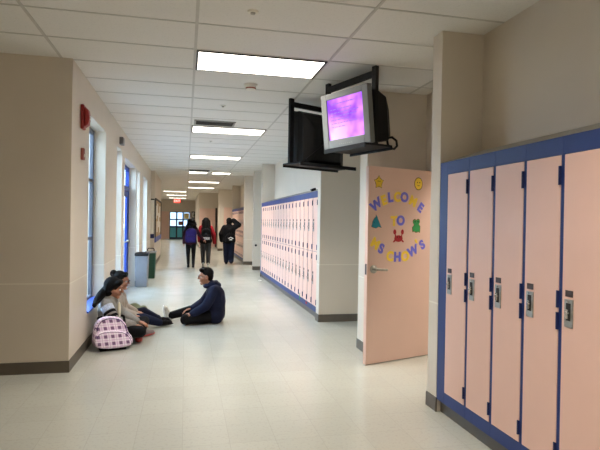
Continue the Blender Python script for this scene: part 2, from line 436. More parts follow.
# ------------------------------------------------------------------ lockers
LW = .304
def locker_parts(root, w, top, bottom, depth, tiers):
    """local frame: y runs along the bank, x into the wall, front frame plane at x = 0"""
    s = .013
    m = MB()
    m.box(.0,depth,.001,s,bottom,top).box(.0,depth,w-s,w-.001,bottom,top)          # sides
    m.box(.0,depth,s,w-s,bottom,bottom+.085).box(.0,depth,s,w-s,top-.095,top)      # bottom and top rails
    m.box(depth-.01,depth,s,w-s,bottom+.085,top-.095)
    if tiers == 2:
        zm = (bottom+.085+top-.095)/2; m.box(.004,depth,s,w-s,zm-.006,zm+.006)
    m.build('locker_body', M['blue'], root)
    z0, z1 = bottom+.085, top-.095
    spans = [(z0, z1)] if tiers == 1 else [(zm, z1), (z0, zm)]
    for a, b in spans:
        d = MB().box(-.004,.014,s+.002,w-s-.002,a+.003,b-.003).build('locker_door', M['pink'], root, .002)
        hz = [(b-.06,b-.16),(a+.05,a+.13)]
        if tiers == 1: hz += [(1.12,1.03),(1.005,.915)]
        else: hz = [(b-.04,b-.12),(a+.03,a+.11)]
        for p, q in hz:
            lo, hi = min(p,q), max(p,q)
            MB().cyl((-.007,.016,lo),(-.007,.016,hi),.0075,n=8).box(-.009,-.004,.009,.026,lo,hi).build('hinge', M['bluedark'], d)
        zc = 1.035 if tiers == 1 else (a+.40 if a > .8 else a+.42)
        y1 = w-.036
        L = MB().box(-.009,-.003,y1-.06,y1,zc-.095,zc+.05)
        L.build('latch', M['steel'], d, .002)
        MB().box(-.0098,-.0088,y1-.046,y1-.014,zc-.06,zc+.03).build('latch_recess_shade', M['dark'], d)  # flat dark plate stands for the shade in the handle recess
        k = MB().box(-.024,-.009,y1-.038,y1-.024,zc-.05,zc+.0).cyl((-.009,y1-.031,zc-.02),(-.026,y1-.031,zc-.02),.011,n=10)
        MB().cyl((-.009,y1-.03,zc+.04),(-.014,y1-.03,zc+.04),.007,n=10).build('lock_cylinder', M['chrome'], d)
        k.build('latch_handle', M['chrome'], d, .002)
        MB().box(-.007,-.003,y1-.056,y1-.004,zc+.062,zc+.095).build('number_plate', M['plate'], d)
XK = 1.9277
# near bank, tall single-door lockers
near = []
lab = ['tall pink locker next to the cream pilaster, farthest of the near row','second tall pink locker from the cream pilaster','third tall pink locker from the cream pilaster, middle of the near row','fourth tall pink locker from the cream pilaster','nearest tall pink locker, cut off by the right edge of the view']
for k in range(5):
    yb = 3.533-LW*(k+1)
    if k == 0:
        o = thing('locker', lab[0], 'locker', (XK, yb, 0), group='tall pink lockers at the near right')
        locker_parts(o, LW, 1.932, .10, .335, 1)
        proto = o
    else:
        o = copy_tree(proto); o.location = (XK, yb, 0); o['label'] = lab[k]
yn = 3.533-LW*5
def bank_trim(y0, y1, zt, depth, labels, yl0):
    # y0..y1 whole run with filler, yl0 = where lockers start
    tag(MB().box(0,.02,yl0+.001,y1,.10,1.932).build('locker_filler', M['blue'], None), labels[0], 'filler strip').location = (XK, 0, 0)
    o = MB().add([(0,y0,zt+.001),(depth,y0,zt+.115),(depth,y0,zt+.001),(0,y1,zt+.001),(depth,y1,zt+.115),(depth,y1,zt+.001)], [(0,1,2),(5,4,3),(0,3,4,1),(0,2,5,3),(1,4,5,2)]).build('locker_hood', M['slope'])
    o.location = (XK, 0, 0); tag(o, labels[1], 'locker top')
    o = MB().box(.035,depth,y0,y1,.0,.0995).build('locker_plinth', M['base']); o.location = (XK, 0, 0); tag(o, labels[2], 'plinth')
bank_trim(yn, 3.642, 1.932, .348, ['tall blue filler strip between pilaster and the near lockers','sloping grey top above the near row of tall lockers','dark recessed plinth under the near row of tall lockers'], 3.533)
# far bank, two-tier lockers
NF = 19
for k in range(NF):
    yb = 7.40+LW*k
    lbl = '%s narrow two-tier pink locker, counted from the near end of the far row' % ORD[k]
    if k == 0:
        o = thing('locker', lbl, 'locker', (XK, yb, 0), group='two-tier pink lockers along the right wall')
        locker_parts(o, LW, 1.932, .10, .335, 2); proto2 = o
    else:
        o = copy_tree(proto2); o.location = (XK, yb, 0); o['label'] = lbl
bank_trim(7.385, 13.27, 1.932, .338, ['blue filler strip at the distant end of the two-tier lockers','sloping grey top above the two-tier locker row','dark recessed plinth under the two-tier locker row'], 7.40+LW*NF)
# farthest bank
for k in range(15):
    o = copy_tree(proto2); o.location = (XK, 17.3+LW*k, 0)
    o['label'] = '%s pink locker of the distant shadowed row behind the black-jacketed person' % ORD[k]; o['group'] = 'pink lockers in the distant row'
bank_trim(17.225, 21.94, 1.932, .338, ['blue filler strip ending the distant shadowed locker row','sloping grey top above the distant shadowed lockers','dark plinth under the distant shadowed lockers'], 17.3+LW*15)

# ------------------------------------------------------------------ open classroom door with lettering
DA = V((1.816,4.941,0)); DR = math.atan2(.271,.794)
d = thing('door_2', 'open pink classroom door with paper letters and animal cutouts', 'door', DA, DR, kind='structure')
leaf = MB().box(0,.91,0,.045,.008,2.045).build('door_leaf', M['doorpink'], d, .002)
hd = MB().cyl((.078,0,.985),(.078,-.014,.985),.042).cyl((.078,-.012,.985),(.078,-.055,.985),.015).tube([(.078,-.055,.985),(.10,-.058,.985),(.15,-.055,.98),(.225,-.048,.975)], .0125)
hd.build('door_handle', M['steel'], d, smooth=True)
MB().box(-.002,.002,.010,.035,.93,1.04).build('latch_plate', M['plate'], d)
DM = Matrix.Translation(DA) @ Matrix.Rotation(DR, 4, 'Z')
def stick(o, s, z):
    o.location = DM @ V((s,-.0015,z)); o.rotation_euler = (0,0,DR)
def letter(ch, s, z, ang, mat, size, label):
    cu = bpy.data.curves.new('letter', 'FONT'); cu.body = ch; cu.size = size; cu.align_x = 'CENTER'; cu.align_y = 'CENTER'
    cu.extrude = .0012; cu.offset = size*.055
    t = bpy.data.objects.new('t', cu); C.objects.link(t)
    dg = bpy.context.evaluated_depsgraph_get(); me = bpy.data.meshes.new_from_object(t.evaluated_get(dg))
    bpy.data.objects.remove(t); bpy.data.curves.remove(cu)
    me.transform(Matrix.Rotation(PI/2, 4, 'X') @ Matrix.Rotation(ang, 4, 'Z')); me.name = 'paper_letter'
    o = link('paper_letter', me, mat); stick(o, s, z)
    tag(o, label, 'paper letter', 'cut-out paper letters on the pink door')
Y_, B_ = M['yellow'], M['bluepaper']
WORD = [
 ('W',.103,1.647,.62,B_,'blue paper letter W at the left end of the top arc'),
 ('E',.206,1.696,.36,Y_,'yellow paper letter E, second in the top arc'),
 ('L',.292,1.729,.14,B_,'blue paper letter L, third in the top arc'),
 ('C',.390,1.737,0.,Y_,'yellow paper letter C at the middle of the top arc'),
 ('O',.491,1.737,-.1,B_,'blue paper letter O, right of the middle of the top arc'),
 ('M',.615,1.699,-.42,Y_,'yellow paper letter M, second from right in the top arc'),
 ('E',.726,1.635,-.62,B_,'blue paper letter E at the right end of the top arc'),
 ('T',.349,1.480,.04,Y_,'yellow paper letter T in the middle word on the door'),
 ('O',.443,1.487,0.,B_,'blue paper letter O in the middle word on the door'),
 ('M',.097,1.245,-.55,Y_,'yellow paper letter M at the left start of the bottom arc'),
 ('S',.179,1.192,-.4,B_,'blue paper letter S next to the yellow M, bottom arc left'),
 ('C',.302,1.110,-.1,Y_,'yellow paper letter C at the bottom of the lower arc'),
 ('H',.405,1.101,0.,B_,'blue paper letter H at the lowest point of the bottom arc'),
 ('O',.516,1.106,.12,Y_,'yellow paper letter O right of the blue H, bottom arc'),
 ('W',.628,1.162,.42,B_,'blue paper letter W in the right half of the bottom arc'),
 ("'",.690,1.235,.5,Y_,'small yellow paper apostrophe near the right end of the bottom arc'),
 ('S',.766,1.228,.6,B_,'blue paper letter S at the right end of the bottom arc')]
for a in WORD: letter(a[0], a[1], a[2], a[3], a[4], .135, a[5])
def poly_disc(cx, cz, rx, rz, n=20): return [(cx+rx*math.cos(2*PI*j/n), cz+rz*math.sin(2*PI*j/n)) for j in range(n)]
def cutout(name, label, s, z, shapes, mat, extra=(), out=1.13):
    t = thing(name, label, 'paper cutout', group='animal cutouts on the pink door'); stick(t, s, z)
    m = MB()
    for p in shapes: m.prism([(x*out, zz*out) for x, zz in p], -.0006, .0006)
    m.build('outline', M['brownline'] if mat is not M['redpaper'] else M['redpaper'], t)
    m = MB()
    for p in shapes: m.prism(p, -.0016, -.0007)
    m.build('paper_face', mat, t)
    m = MB()
    for p in extra: m.prism(p, -.0026, -.0017)
    if extra: m.build('drawn_features', M['black'], t)
star = [(.062*(1 if j % 2 == 0 else .55)*math.cos(PI/2+PI*j/5), .066*(1 if j % 2 == 0 else .55)*math.sin(PI/2+PI*j/5)) for j in range(10)]
cutout('paper_starfish', 'yellow star-shaped paper cutout at the top left of the pink door', .133, 1.882, [star, poly_disc(0,0,.042,.044)], M['yellow'], [poly_disc(-.012,.012,.005,.006,8), poly_disc(.012,.012,.005,.006,8)])
cutout('paper_sun', 'round yellow paper cutout at the top right of the pink door', .692, 1.896, [poly_disc(0,0,.054,.062)], M['yellow'], [poly_disc(-.016,.014,.006,.007,8), poly_disc(.016,.014,.006,.007,8), [(-.02,-.014),(-.01,-.024),(.01,-.024),(.02,-.014),(.008,-.019),(-.008,-.019)]])
cutout('paper_dolphin', 'teal sea-animal paper cutout on the left of the pink door', .107, 1.459, [[(-.06,-.035),(-.045,.02),(-.02,.055),(.012,.06),(.028,.03),(.05,-.01),(.068,-.045),(.03,-.035),(0,-.05),(-.03,-.045)], [(-.01,.05),(-.005,.085),(.02,.055)]], M['teal'], [poly_disc(-.03,.01,.005,.005,8)], 1.08)
cutout('paper_frog', 'green animal paper cutout on the right of the pink door', .671, 1.435, [poly_disc(0,-.015,.04,.05), poly_disc(-.022,.042,.026,.026), poly_disc(.022,.045,.024,.026), [(-.055,-.01),(-.03,.01),(-.02,-.05),(-.05,-.06)], [(.052,.0),(.03,.02),(.02,-.055),(.05,-.065)]], M['greenpaper'], [poly_disc(-.022,.046,.008,.008,8), poly_disc(.022,.048,.008,.008,8)])
cutout('paper_crab', 'red crab paper cutout in the middle of the pink door', .416, 1.326, [poly_disc(0,-.025,.056,.034), poly_disc(-.052,.042,.019,.026), poly_disc(.052,.042,.019,.026), [(-.05,.03),(-.04,.02),(-.03,-.02),(-.05,-.02)], [(.05,.03),(.04,.02),(.03,-.02),(.05,-.02)], [(-.06,-.04),(-.075,-.06),(-.06,-.065),(-.04,-.05)], [(.06,-.04),(.075,-.06),(.06,-.065),(.04,-.05)]], M['redpaper'], [poly_disc(-.016,-.01,.007,.007,8), poly_disc(.016,-.01,.007,.007,8)], 1.05)
# its frame in the alcove wall
m = MB().box(-.02,.17,-.05,0,0,2.08).box(-.02,.17,.96,1.01,0,2.08).box(-.02,.17,-.05,1.01,2.08,2.13)
o = m.build('trim_2', M['bluedark'], None, .003); o.location = (2.70,4.28,0); struct(o, 'dark blue frame of the open classroom doorway')

# ------------------------------------------------------------------ ceiling lights and fittings
LENS_W = 20.
def ceiling_light(x0, y0, w, dd, label):
    t = thing('ceiling_light', label, 'ceiling light', (x0, y0, H), group='ceiling light panels')
    m = MB().box(0,w,0,.018,-.012,0).box(0,w,dd-.018,dd,-.012,0).box(0,.018,.018,dd-.018,-.012,0).box(w-.018,w,.018,dd-.018,-.012,0)
    m.build('light_frame', M['dark'], t)
    MB().box(.018,w-.018,.018,dd-.018,-.009,-.001).build('diffuser', M['light'], t)
    l = bpy.data.lights.new('lens_light', 'AREA'); l.shape = 'RECTANGLE'; l.size = w-.04; l.size_y = dd-.04; l.energy = LENS_W*w*dd/.7; l.color = (1,.92,.80); l.spread = math.radians(122)
    o = bpy.data.objects.new('lens_light', l); C.objects.link(o); o.parent = t; o.location = (w/2,dd/2,-.012)
def row(k): return YG+PY*k
ceiling_light(XG+.012,row(0)+.01,1.196,.59,'nearest bright ceiling light panel, left of the television')
ceiling_light(XG+.012,row(6)+.04,1.196,.59,'second ceiling light panel down the corridor, beside the dark vent')
ceiling_light(XG+.012,12.02,1.196,.59,'third ceiling light panel down the corridor')
ceiling_light(XG+.0,16.1,.59,.59,'square ceiling light, left of the fourth pair down the corridor')
ceiling_light(XG+.72,16.1,.59,.59,'square ceiling light, right of the fourth pair down the corridor')
ceiling_light(XG+.012,20.1,1.196,.59,'fifth ceiling light row down the corridor, a thin distant strip')
ceiling_light(XG+.012,23.75,1.196,.59,'sixth ceiling light row down the corridor, above the open far door')
ceiling_light(XG-1.23,27.5,1.196,.59,'distant ceiling light left of centre, just before the exit sign')
ceiling_light(XG-1.23,31.6,1.196,.59,'distant ceiling light behind the exit sign')
ceiling_light(XG-1.23,35.8,1.196,.59,'farthest ceiling light near the end doors')
ceiling_light(XG+.012,row(-6)+.01,1.196,.59,'ceiling light of the corridor straight above the viewer')
ceiling_light(3.3,4.5,1.196,.59,'ceiling light of the classroom behind the open pink door')
ceiling_light(XG+.012,-2.5,1.196,.59,'ceiling light of the corridor behind the viewer')
def vent(x0, y0, w, label):
    t = thing('ceiling_vent', label, 'vent', (x0, y0, H), group='ceiling air vents')
    MB().box(0,w,0,.03,-.014,-.001).box(0,w,.33,.36,-.014,-.001).box(0,.03,.03,.33,-.014,-.001).box(w-.03,w,.03,.33,-.014,-.001).build('vent_frame', M['slope'], t, .003)
    MB().box(.03,w-.03,.03,.33,-.004,-.001).build('vent_backing', M['dark'], t)
    for j in range(6): MB().bar((.03,.065+.045*j,-.009),(w-.03,.065+.045*j,-.009),.03,.003,(0,.6,1)).build('vent_slat', M['dark'], t)
vent(.10, 7.80, .62, 'dark slotted ceiling vent just before the second light panel')
vent(.06, 15.5, .62, 'small dark ceiling vent before the distant pair of square lights')
def sprinkler(x, y, r, label):
    t = thing('sprinkler_head', label, 'sprinkler', (x, y, H), group='ceiling sprinkler heads')
    MB().cyl((0,0,-.001),(0,0,-.012),r,r*.85).build('escutcheon', M['offwhite'], t, smooth=False)
    MB().cyl((0,0,-.012),(0,0,-.022),r*.45,r*.4,12).build('cover_plate', M['steel'], t)
sprinkler(.447,3.66,.042,'nearest white sprinkler cover disc in the ceiling, top of the view')
sprinkler(.452,6.75,.036,'second ceiling sprinkler, between the first two light panels')
sprinkler(.434,9.82,.036,'third ceiling sprinkler, past the second light panel')
t = thing('smoke_detector', 'white round smoke detector on the ceiling behind the nearest light', 'smoke detector', (.675,5.62,H))
MB().cyl((0,0,-.001),(0,0,-.02),.075,.072,24).build('mounting_plate', M['offwhite'], t)
MB().cyl((0,0,-.02),(0,0,-.06),.062,.05,24).build('sensor_housing', M['offwhite'], t)
MB().cyl((0,0,-.04),(0,0,-.052),.0575,.0545,24).build('sensor_slot', M['dullred'], t)

# ------------------------------------------------------------------ fire alarm, small wall boxes, exit sign
t = thing('fire_alarm', 'red fire alarm sounder high on the left wall near the corner', 'fire alarm', (XL,5.62,2.37))
MB().box(.001,.035,-.065,.065,0,.25).build('back_box', M['red'], t, .012)
MB().prism([(.035,.02),(.075,.05),(.085,.12),(.075,.2),(.035,.23)],-.055,.055).build('sounder_cover', M['red'], t, .012)
MB().box(.082,.09,-.02,.02,.10,.14).build('strobe_lens', M['offwhite'], t, .004)
t = thing('alarm_box', 'small dull red box on the left wall under the fire alarm', 'alarm box', (XL,5.64,2.06))
MB().box(.001,.03,-.04,.04,0,.12).build('box_body', M['dullred'], t, .004)
MB().box(.03,.045,-.025,.025,.03,.06).build('box_button', M['offwhite'], t, .003)
t = thing('wall_box', 'small grey box high on the left wall before the blue doors', 'wall box', (XL,8.75,2.66))  # plain grey box, its use unknown
MB().box(.001,.06,-.09,.09,0,.12).build('box_body', M['grey'], t, .006)
MB().box(.0605,.064,-.07,.07,.02,.10).build('box_grille', M['slope'], t)
t = thing('exit_sign', 'lit red exit sign hanging at the far end of the corridor', 'exit sign', (-.48,29,2.40))
MB().box(-.17,.17,-.03,.03,0,.21).build('sign_housing', M['red'], t, .006)
MB().box(-.16,.16,-.033,-.0305,.01,.20).build('sign_face', M['exitred'], t)
cu = bpy.data.curves.new('x', 'FONT'); cu.body = 'EXIT'; cu.size = .17; cu.align_x = 'CENTER'; cu.align_y = 'CENTER'; cu.extrude = .001
q = bpy.data.objects.new('x', cu); C.objects.link(q)
me = bpy.data.meshes.new_from_object(q.evaluated_get(bpy.context.evaluated_depsgraph_get())); bpy.data.objects.remove(q)
me.transform(Matrix.Translation((0,-.035,.105)) @ Matrix.Rotation(PI/2,4,'X')); link('sign_lettering', me, emit('lit_sign_letters', (255,150,140), 2.0), t)
MB().cyl((-.1,0,.21),(-.1,0,H-2.40),.008,n=8).cyl((.1,0,.21),(.1,0,H-2.40),.008,n=8).build('hanger', M['steel'], t)

# ------------------------------------------------------------------ televisions on ceiling brackets
TA = V((1.753,4.626)); 
def rot_to(d): return math.atan2(d[1], d[0])
def bracket(name, label, loc, rz, w, drop, post_x, tray):
    """local: x along the rack, y towards the back of the set, z from the ceiling down"""
    t = thing(name, label, 'tv bracket', loc, rz, group='ceiling television brackets')
    for s in post_x:
        MB().box(s-.03,s+.03,-.02,.02,-drop,-.001).build('post', M['blacksteel'], t, .003)
    MB().box(post_x[0]+.03,post_x[1]-.03,-.02,.02,-.10,-.04).build('crossbar', M['blacksteel'], t, .003)
    m = MB().box(tray[0],tray[1],tray[2],tray[3],-drop-.02,-drop)
    m.box(tray[0],tray[1],tray[2]-.012,tray[2],-drop-.045,-drop-.001).box(tray[0],tray[1],tray[3],tray[3]+.012,-drop-.045,-drop-.001)
    m.build('tray', M['blacksteel'], t, .003)
    return t
# screen geometry from the photo
ctr = V((1.509,4.829,2.487)); wd = V((.40231,-.91550,0)); nrm = V((-.9155,-.40231,0)); tilt = .115
upv = V((0,0,1))*math.cos(tilt)+nrm*math.sin(tilt); fn = nrm*math.cos(tilt)-V((0,0,1))*math.sin(tilt)
tv = thing('television', 'silver-fronted tube television with lit purple screen facing the corridor', 'television', (0,0,0))
TM = Matrix((wd, -fn, upv)).transposed().to_4x4(); TM.translation = ctr
tv.matrix_world = TM
# local: x right along screen, y backwards (away from viewer), z up
W2, H2 = .345, .275
bz = MB()
def ringbox(m, w, h, wi, hl, hh, y0, y1):
    m.box(-w,-wi,y0,y1,-h,h).box(wi,w,y0,y1,-h,h).box(-wi,wi,y0,y1,-h,-hl).box(-wi,wi,y0,y1,hh,h)
ringbox(bz, W2, H2, .265, .19, .215, 0, .06)
bz.build('bezel', M['silver'], tv, .006)
MB().box(-.266,.266,.018,.03,-.191,.216).build('screen', M['screen'], tv)
m = MB()
random.seed(3)
for j, (a, b) in enumerate(((-.20,.14),(-.22,.10),(-.22,.19),(-.22,.17),(-.22,.05),(-.22,.16),(-.22,.0))):
    z = .165-.035*j-(.02 if j else 0); x = a; m = MB()
    while x < b:
        l = random.uniform(.015,.05); m.box(x,min(x+l,b),.0165,.0178,z-.004,z+.004); x += l+.012
    m.build('text_line', M['inkline'], tv)

def loft(m, secs):
    rs = []
    for y, w, zl, zh in secs:
        rs.append([(-w,y,zl),(w,y,zl),(w,y,zh),(-w,y,zh)])
    m.rings([[V(p) for p in r] for r in rs])
m = MB(); loft(m, [(.06,.335,-.265,.265),(.105,.245,-.262,.262),(.24,.245,-.26,.25),(.36,.235,-.25,.19),(.45,.17,-.22,.11),(.48,.15,-.20,.08)])
m.build('tube_housing', M['black'], tv, .02, 3)
m = MB()
for i in range(7): m.box(-.10+.03*i,-.085+.03*i,.0,-.003,-.245,-.238)
m.build('control_buttons', M['slope'], tv)
lp = [V((.20,.36,-.22)),V((.27,.37,-.22)),V((.315,.38,-.26)),V((.31,.39,-.31)),V((.26,.40,-.335)),V((.20,.41,-.32)),V((.17,.41,-.28)),V((.17,.40,-.22))]
MB().tube(lp, .012).build('power_cable', M['black'], tv, smooth=True)
# its bracket : frame behind the bezel
br = bracket('tv_bracket', 'black ceiling bracket holding the lit television', (1.49,5.363,H), rot_to((.258,-.737)), .78, .752, (0.0,.78), (.20,.86,-.17,.15))
MB().box(.34,.70,.075,.12,-.752,-.708).build('support_block', M['blacksteel'], br, .003)
# second set and bracket, turned to the far side
d2 = V((.9,.43)).normalized()
b2 = bracket('tv_bracket', 'black ceiling bracket behind the lit television, facing the far corridor', (1.237,6.12,H), rot_to(d2), .80, .79, (0.0,.82), (-.05,.86,-.25,.08))
MB().bar((.06,-.24,-.77),(.46,-.24,-.48),.014,.045).build('brace', M['blacksteel'], b2)
t2 = thing('television', 'black back of a second television turned away down the corridor', 'television', (1.237,6.12,H-.788), rot_to(d2))
m = MB(); m.box(.05,.77,.05,.11,.0,.66); m.build('bezel', M['black'], t2, .006)
m = MB()
rs = []
for y, a, b, zl, zh in ((.05,.065,.755,.005,.65),(-.05,.065,.755,.005,.64),(-.13,.09,.73,.01,.60),(-.19,.16,.66,.02,.50),(-.22,.2,.62,.04,.42)):
    rs.append([V((a,y,zl)),V((b,y,zl)),V((b,y,zh)),V((a,y,zh))])
m.rings(rs); m.build('tube_housing', M['black'], t2, .02, 3)

# ------------------------------------------------------------------ bins
def bin_(loc, w, dd, h, mat, label, handle):
    t = thing('waste_bin', label, 'bin', loc)
    m = MB(); k = .86
    m.rings([[V((sx*w/2*s, sy*dd/2*s, z)) for sx, sy in ((-1,-1),(1,-1),(1,1),(-1,1))] for z, s in ((0,k),(h,1))])
    m.build('bin_body', mat, t, .015, 3)
    if handle:
        MB().box(-w/2-.01,w/2+.01,-dd/2-.01,dd/2+.01,h,h+.035).build('bin_rim', M['slope'], t, .008)
        MB().tube([(-w*.32,0,h+.03),(-w*.32,0,h+.09),(-w*.2,0,h+.11),(w*.2,0,h+.11),(w*.32,0,h+.09),(w*.32,0,h+.03)], .012).build('bin_handle', M['black'], t, smooth=True)
    else:
        MB().box(-w/2-.008,w/2+.008,-dd/2-.008,dd/2+.008,h,h+.06).build('bin_lid', M['black'], t, .015)
        MB().box(-w*.3,w*.3,-dd*.2,dd*.2,h+.06,h+.075).build('lid_flap', M['dark'], t, .004)
bin_((-.915,11.62,0),.27,.40,.67,M['grey'],'tall grey waste bin with black lid by the left wall',False)
bin_((-.84,13.25,0),.25,.36,.63,M['green'],'dark green recycling bin with black handle behind the grey bin',True)

# ------------------------------------------------------------------ far end
t = thing('door_3', 'pink closed door facing the corridor in the far right nook', 'door', (.72,28.39,0), kind='structure')
MB().box(0,.86,-.04,0,.01,2.11).build('door_leaf', M['doorpink'], t, .003)
MB().box(.86,.95,-.05,0,0,2.15).build('door_frame', M['dark'], t)
MB().cyl((.07,-.04,1.0),(.07,-.07,1.0),.03).tube([(.07,-.07,1.0),(.17,-.08,1.0)],.01).build('door_handle', M['steel'], t)
t = thing('door_4', 'pink door in the distant right alcove beside the cream pilaster', 'door', (1.80,24.99,0), kind='structure')
MB().box(0,.5,-.03,0,.01,2.10).build('door_leaf', M['doorpink'], t, .003)
t = thing('door_5', 'pink closed door at the far left of the corridor end wall', 'door', (-1.82,40.1,0), kind='structure')
MB().box(-.04,.59,-.155,-.105,.001,2.09).build('door_leaf', M['doorpink'], t, .003)
t = thing('door_6', 'glazed black framed end doors with teal lower panels', 'door', (-1.2,40.1,0), kind='structure')
WD = 1.51
m = MB().box(0,.05,-.05,.05,0,2.08).box(WD-.05,WD,-.05,.05,0,2.08).box(.05,WD-.05,-.05,.05,2.02,2.08).box(.05,WD-.05,-.05,.05,1.44,1.53).box(.05,WD-.05,-.05,.05,.88,1.0).box(.05,WD-.05,-.05,.05,.0,.14).box(.47,.58,-.05,.05,.14,2.02).box(.94,1.05,-.05,.05,.14,2.02)
m.build('door_frame', pbr('dark_blue_green_paint', (26,50,78), .5), t)
MB().box(.05,WD-.05,-.01,.0,1.0,2.02).build('door_pane', M['tint'], t)
for a, b in ((.05,.47),(.58,.94),(1.05,1.46)):
    MB().box(a,b,-.02,.02,.14,.74).box(a,b,-.015,.015,.74,.88).build('lower_panel', M['tealpanel'], t)
t = thing('poster', 'yellowish notice on the top right pane of the end doors', 'poster', (-.14,40.03,1.54))
MB().box(0,.38,0,.004,0,.44).build('poster_sheet', pbr('pale_yellow_paper', (226,206,130), .7), t)
t = thing('poster', 'small reddish brown notice on the middle lower pane of the end doors', 'poster', (-.55,40.03,1.06))
MB().box(0,.3,0,.004,0,.3).build('poster_sheet', pbr('red_brown_paper', (150,80,56), .7), t)
t = thing('wall_sign', 'tall black sign with a white letter E beside the end doors', 'sign', (.42,39.995,1.0))
MB().box(0,.26,-.02,0,0,1.12).build('sign_board', M['black'], t)
MB().box(.06,.11,-.024,-.0205,.68,1.04).box(.11,.21,-.024,-.0205,.68,.75).box(.11,.19,-.024,-.0205,.83,.89).box(.11,.21,-.024,-.0205,.97,1.04).build('sign_lettering', M['paper'], t)
# display board on the thick left pier
t = thing('display_board', 'dark framed display board on the far left pier, seen edge-on', 'display board', (-.945,16.55,.74))
m = MB().box(.0,.035,0,3.6,0,.16); m.build('bottom_rail', M['exitblue'], t)
MB().box(.0,.035,0,3.6,1.34,1.39).box(.0,.035,0,.05,.16,1.34).box(.0,.035,3.55,3.6,.16,1.34).build('board_frame', M['dark'], t)
MB().box(.0005,.012,.05,3.55,.16,1.34).build('backing', M['cork'], t)
for i, (y, z, w, h) in enumerate(((.25,.75,.5,.42),(.95,.3,.45,.36),(1.0,.85,.6,.4),(1.8,.45,.5,.5),(2.5,.8,.6,.4),(2.7,.25,.5,.4))):
    o = MB().box(.0,.003,0,w,0,h).build('paper_sheet', M['paper']); o.location = (-.9325,16.55+y,.74+z)
    tag(o, 'white paper sheet pinned on the far left display board', 'paper', 'sheets on the far left display board')
t = thing('notice_panel', 'grey panel with dark edging on the end of the far left pier', 'panel', (XL,16.4,.88))
MB().box(.003,.113,-.012,-.001,.13,1.18).build('panel_face', M['offwhite'], t)
MB().box(.0,.116,-.016,-.001,1.18,1.22).box(.1,.116,-.016,-.001,.13,1.18).build('panel_edging', M['dark'], t)
MB().box(.0,.116,-.016,-.001,0,.13).build('panel_foot', M['bluedark'], t)
t = thing('round_fitting', 'small black round fitting on the white wall past the two-tier lockers', 'wall fitting', (2.05,15.19,.74))
MB().cyl((0,-.001,0),(0,-.04,0),.03,.035,14).build('knob_cap', M['black'], t)

# ------------------------------------------------------------------ scraps
o = MB().box(0,.07,0,.11,0,.04).build('dark_box', M['dark'], None, .006); o.location = (XK+.05,7.98,1.955); o.rotation_euler = (0,-.315,0)
tag(o, 'small dark object lying on the sloping top of the two-tier lockers', 'box')
def scrap(name, mat, loc, w, d_, h, label, rz=0):
    o = MB().box(-w/2,w/2,-d_/2,d_/2,0,h).build(name, mat); o.location = loc; o.rotation_euler = (0,0,rz); tag(o, label, 'paper scrap')
scrap('paper_tag', M['greenpaper'], (1.917,8.50,.14), .004, .03, .11, 'small green tag stuck at the foot of a two-tier locker')
scrap('paper_tag', M['redpaper'], (1.917,8.02,.14), .004, .07, .035, 'small red tag stuck at the foot of a two-tier locker')
scrap('paper_scrap', M['paper'], (1.80,12.45,.001), .05, .07, .012, 'tiny white paper scrap on the floor before the far lockers', .5)

# ------------------------------------------------------------------ people
def frame_from(fd, ud=(0,0,1)):
    fd = V(fd).normalized(); r = fd.cross(V(ud)).normalized(); u = r.cross(fd).normalized(); return fd, u, r
def head(m, c, fd, s=1., ud=(0,0,1)):
    c = V(c); fv, u, r = frame_from(fd, ud)
    P = lambda a, b, d=0: c+fv*a*s+u*b*s+r*d*s
    ax = (r, fv, u)
    m.ell(P(-.012,.022), (.073*s,.092*s,.098*s), ax)
    m.ell(P(.018,-.035), (.056*s,.068*s,.078*s), ax)
    m.cap(P(.062,-.092,-.012), P(.062,-.092,.012), .022*s, .022*s)
    m.cap(P(.086,.018), P(.104,-.02), .008*s, .012*s)
    m.cap(P(.1,-.022,-.008), P(.1,-.022,.008), .009*s, .009*s)
    m.cap(P(.072,.03,-.035), P(.072,.03,.035), .014*s, .014*s)
    for sg in (-1,1):
        m.ell(P(-.005,-.008,.075*sg), (.011*s,.022*s,.032*s), ax)
        m.ell(P(.05,-.03,.036*sg), (.024*s,.03*s,.03*s), ax)
    m.cap(P(.078,-.058,-.012), P(.078,-.058,.012), .011*s, .011*s)
    return P, ax
def face(P, ax, s, root):
    for sg in (-1,1):
        e = MB().ell(P(.071,.004,.031*sg), (.014*s,.014*s,.011*s), ax, 10, 8).build('eye', M['eye'], root, smooth=True)
        MB().ell(P(.081,.004,.031*sg), (.006*s,.005*s,.006*s), ax, 8, 6).build('iris', M['iris'], e, smooth=True)
        MB().cap(P(.088,.028,.014*sg), P(.078,.032,.045*sg), .004*s, .003*s, 6, 2).build('eyebrow', M['hair'], root, smooth=True)
    MB().cap(P(.089,-.058,-.018), P(.089,-.058,.018), .0055*s, .0055*s, 8, 2).build('lips', M['lips'], root, smooth=True)
def glasses(P, s, root):
    m = MB()
    for sg in (-1,1):
        m.tube([P(.1,.004+.02*math.sin(a),.032*sg+.024*math.cos(a)) for a in [2*PI*j/14 for j in range(15)]], .0026*s, 6)
        m.tube([P(.1,.01,.056*sg), P(.06,.012,.074*sg), P(-.01,.008,.082*sg)], .0026*s, 6)
    m.tube([P(.1,.008,-.01), P(.105,.011,0), P(.1,.008,.01)], .0026*s, 6)
    m.build('glasses', M['black'], root, smooth=True)
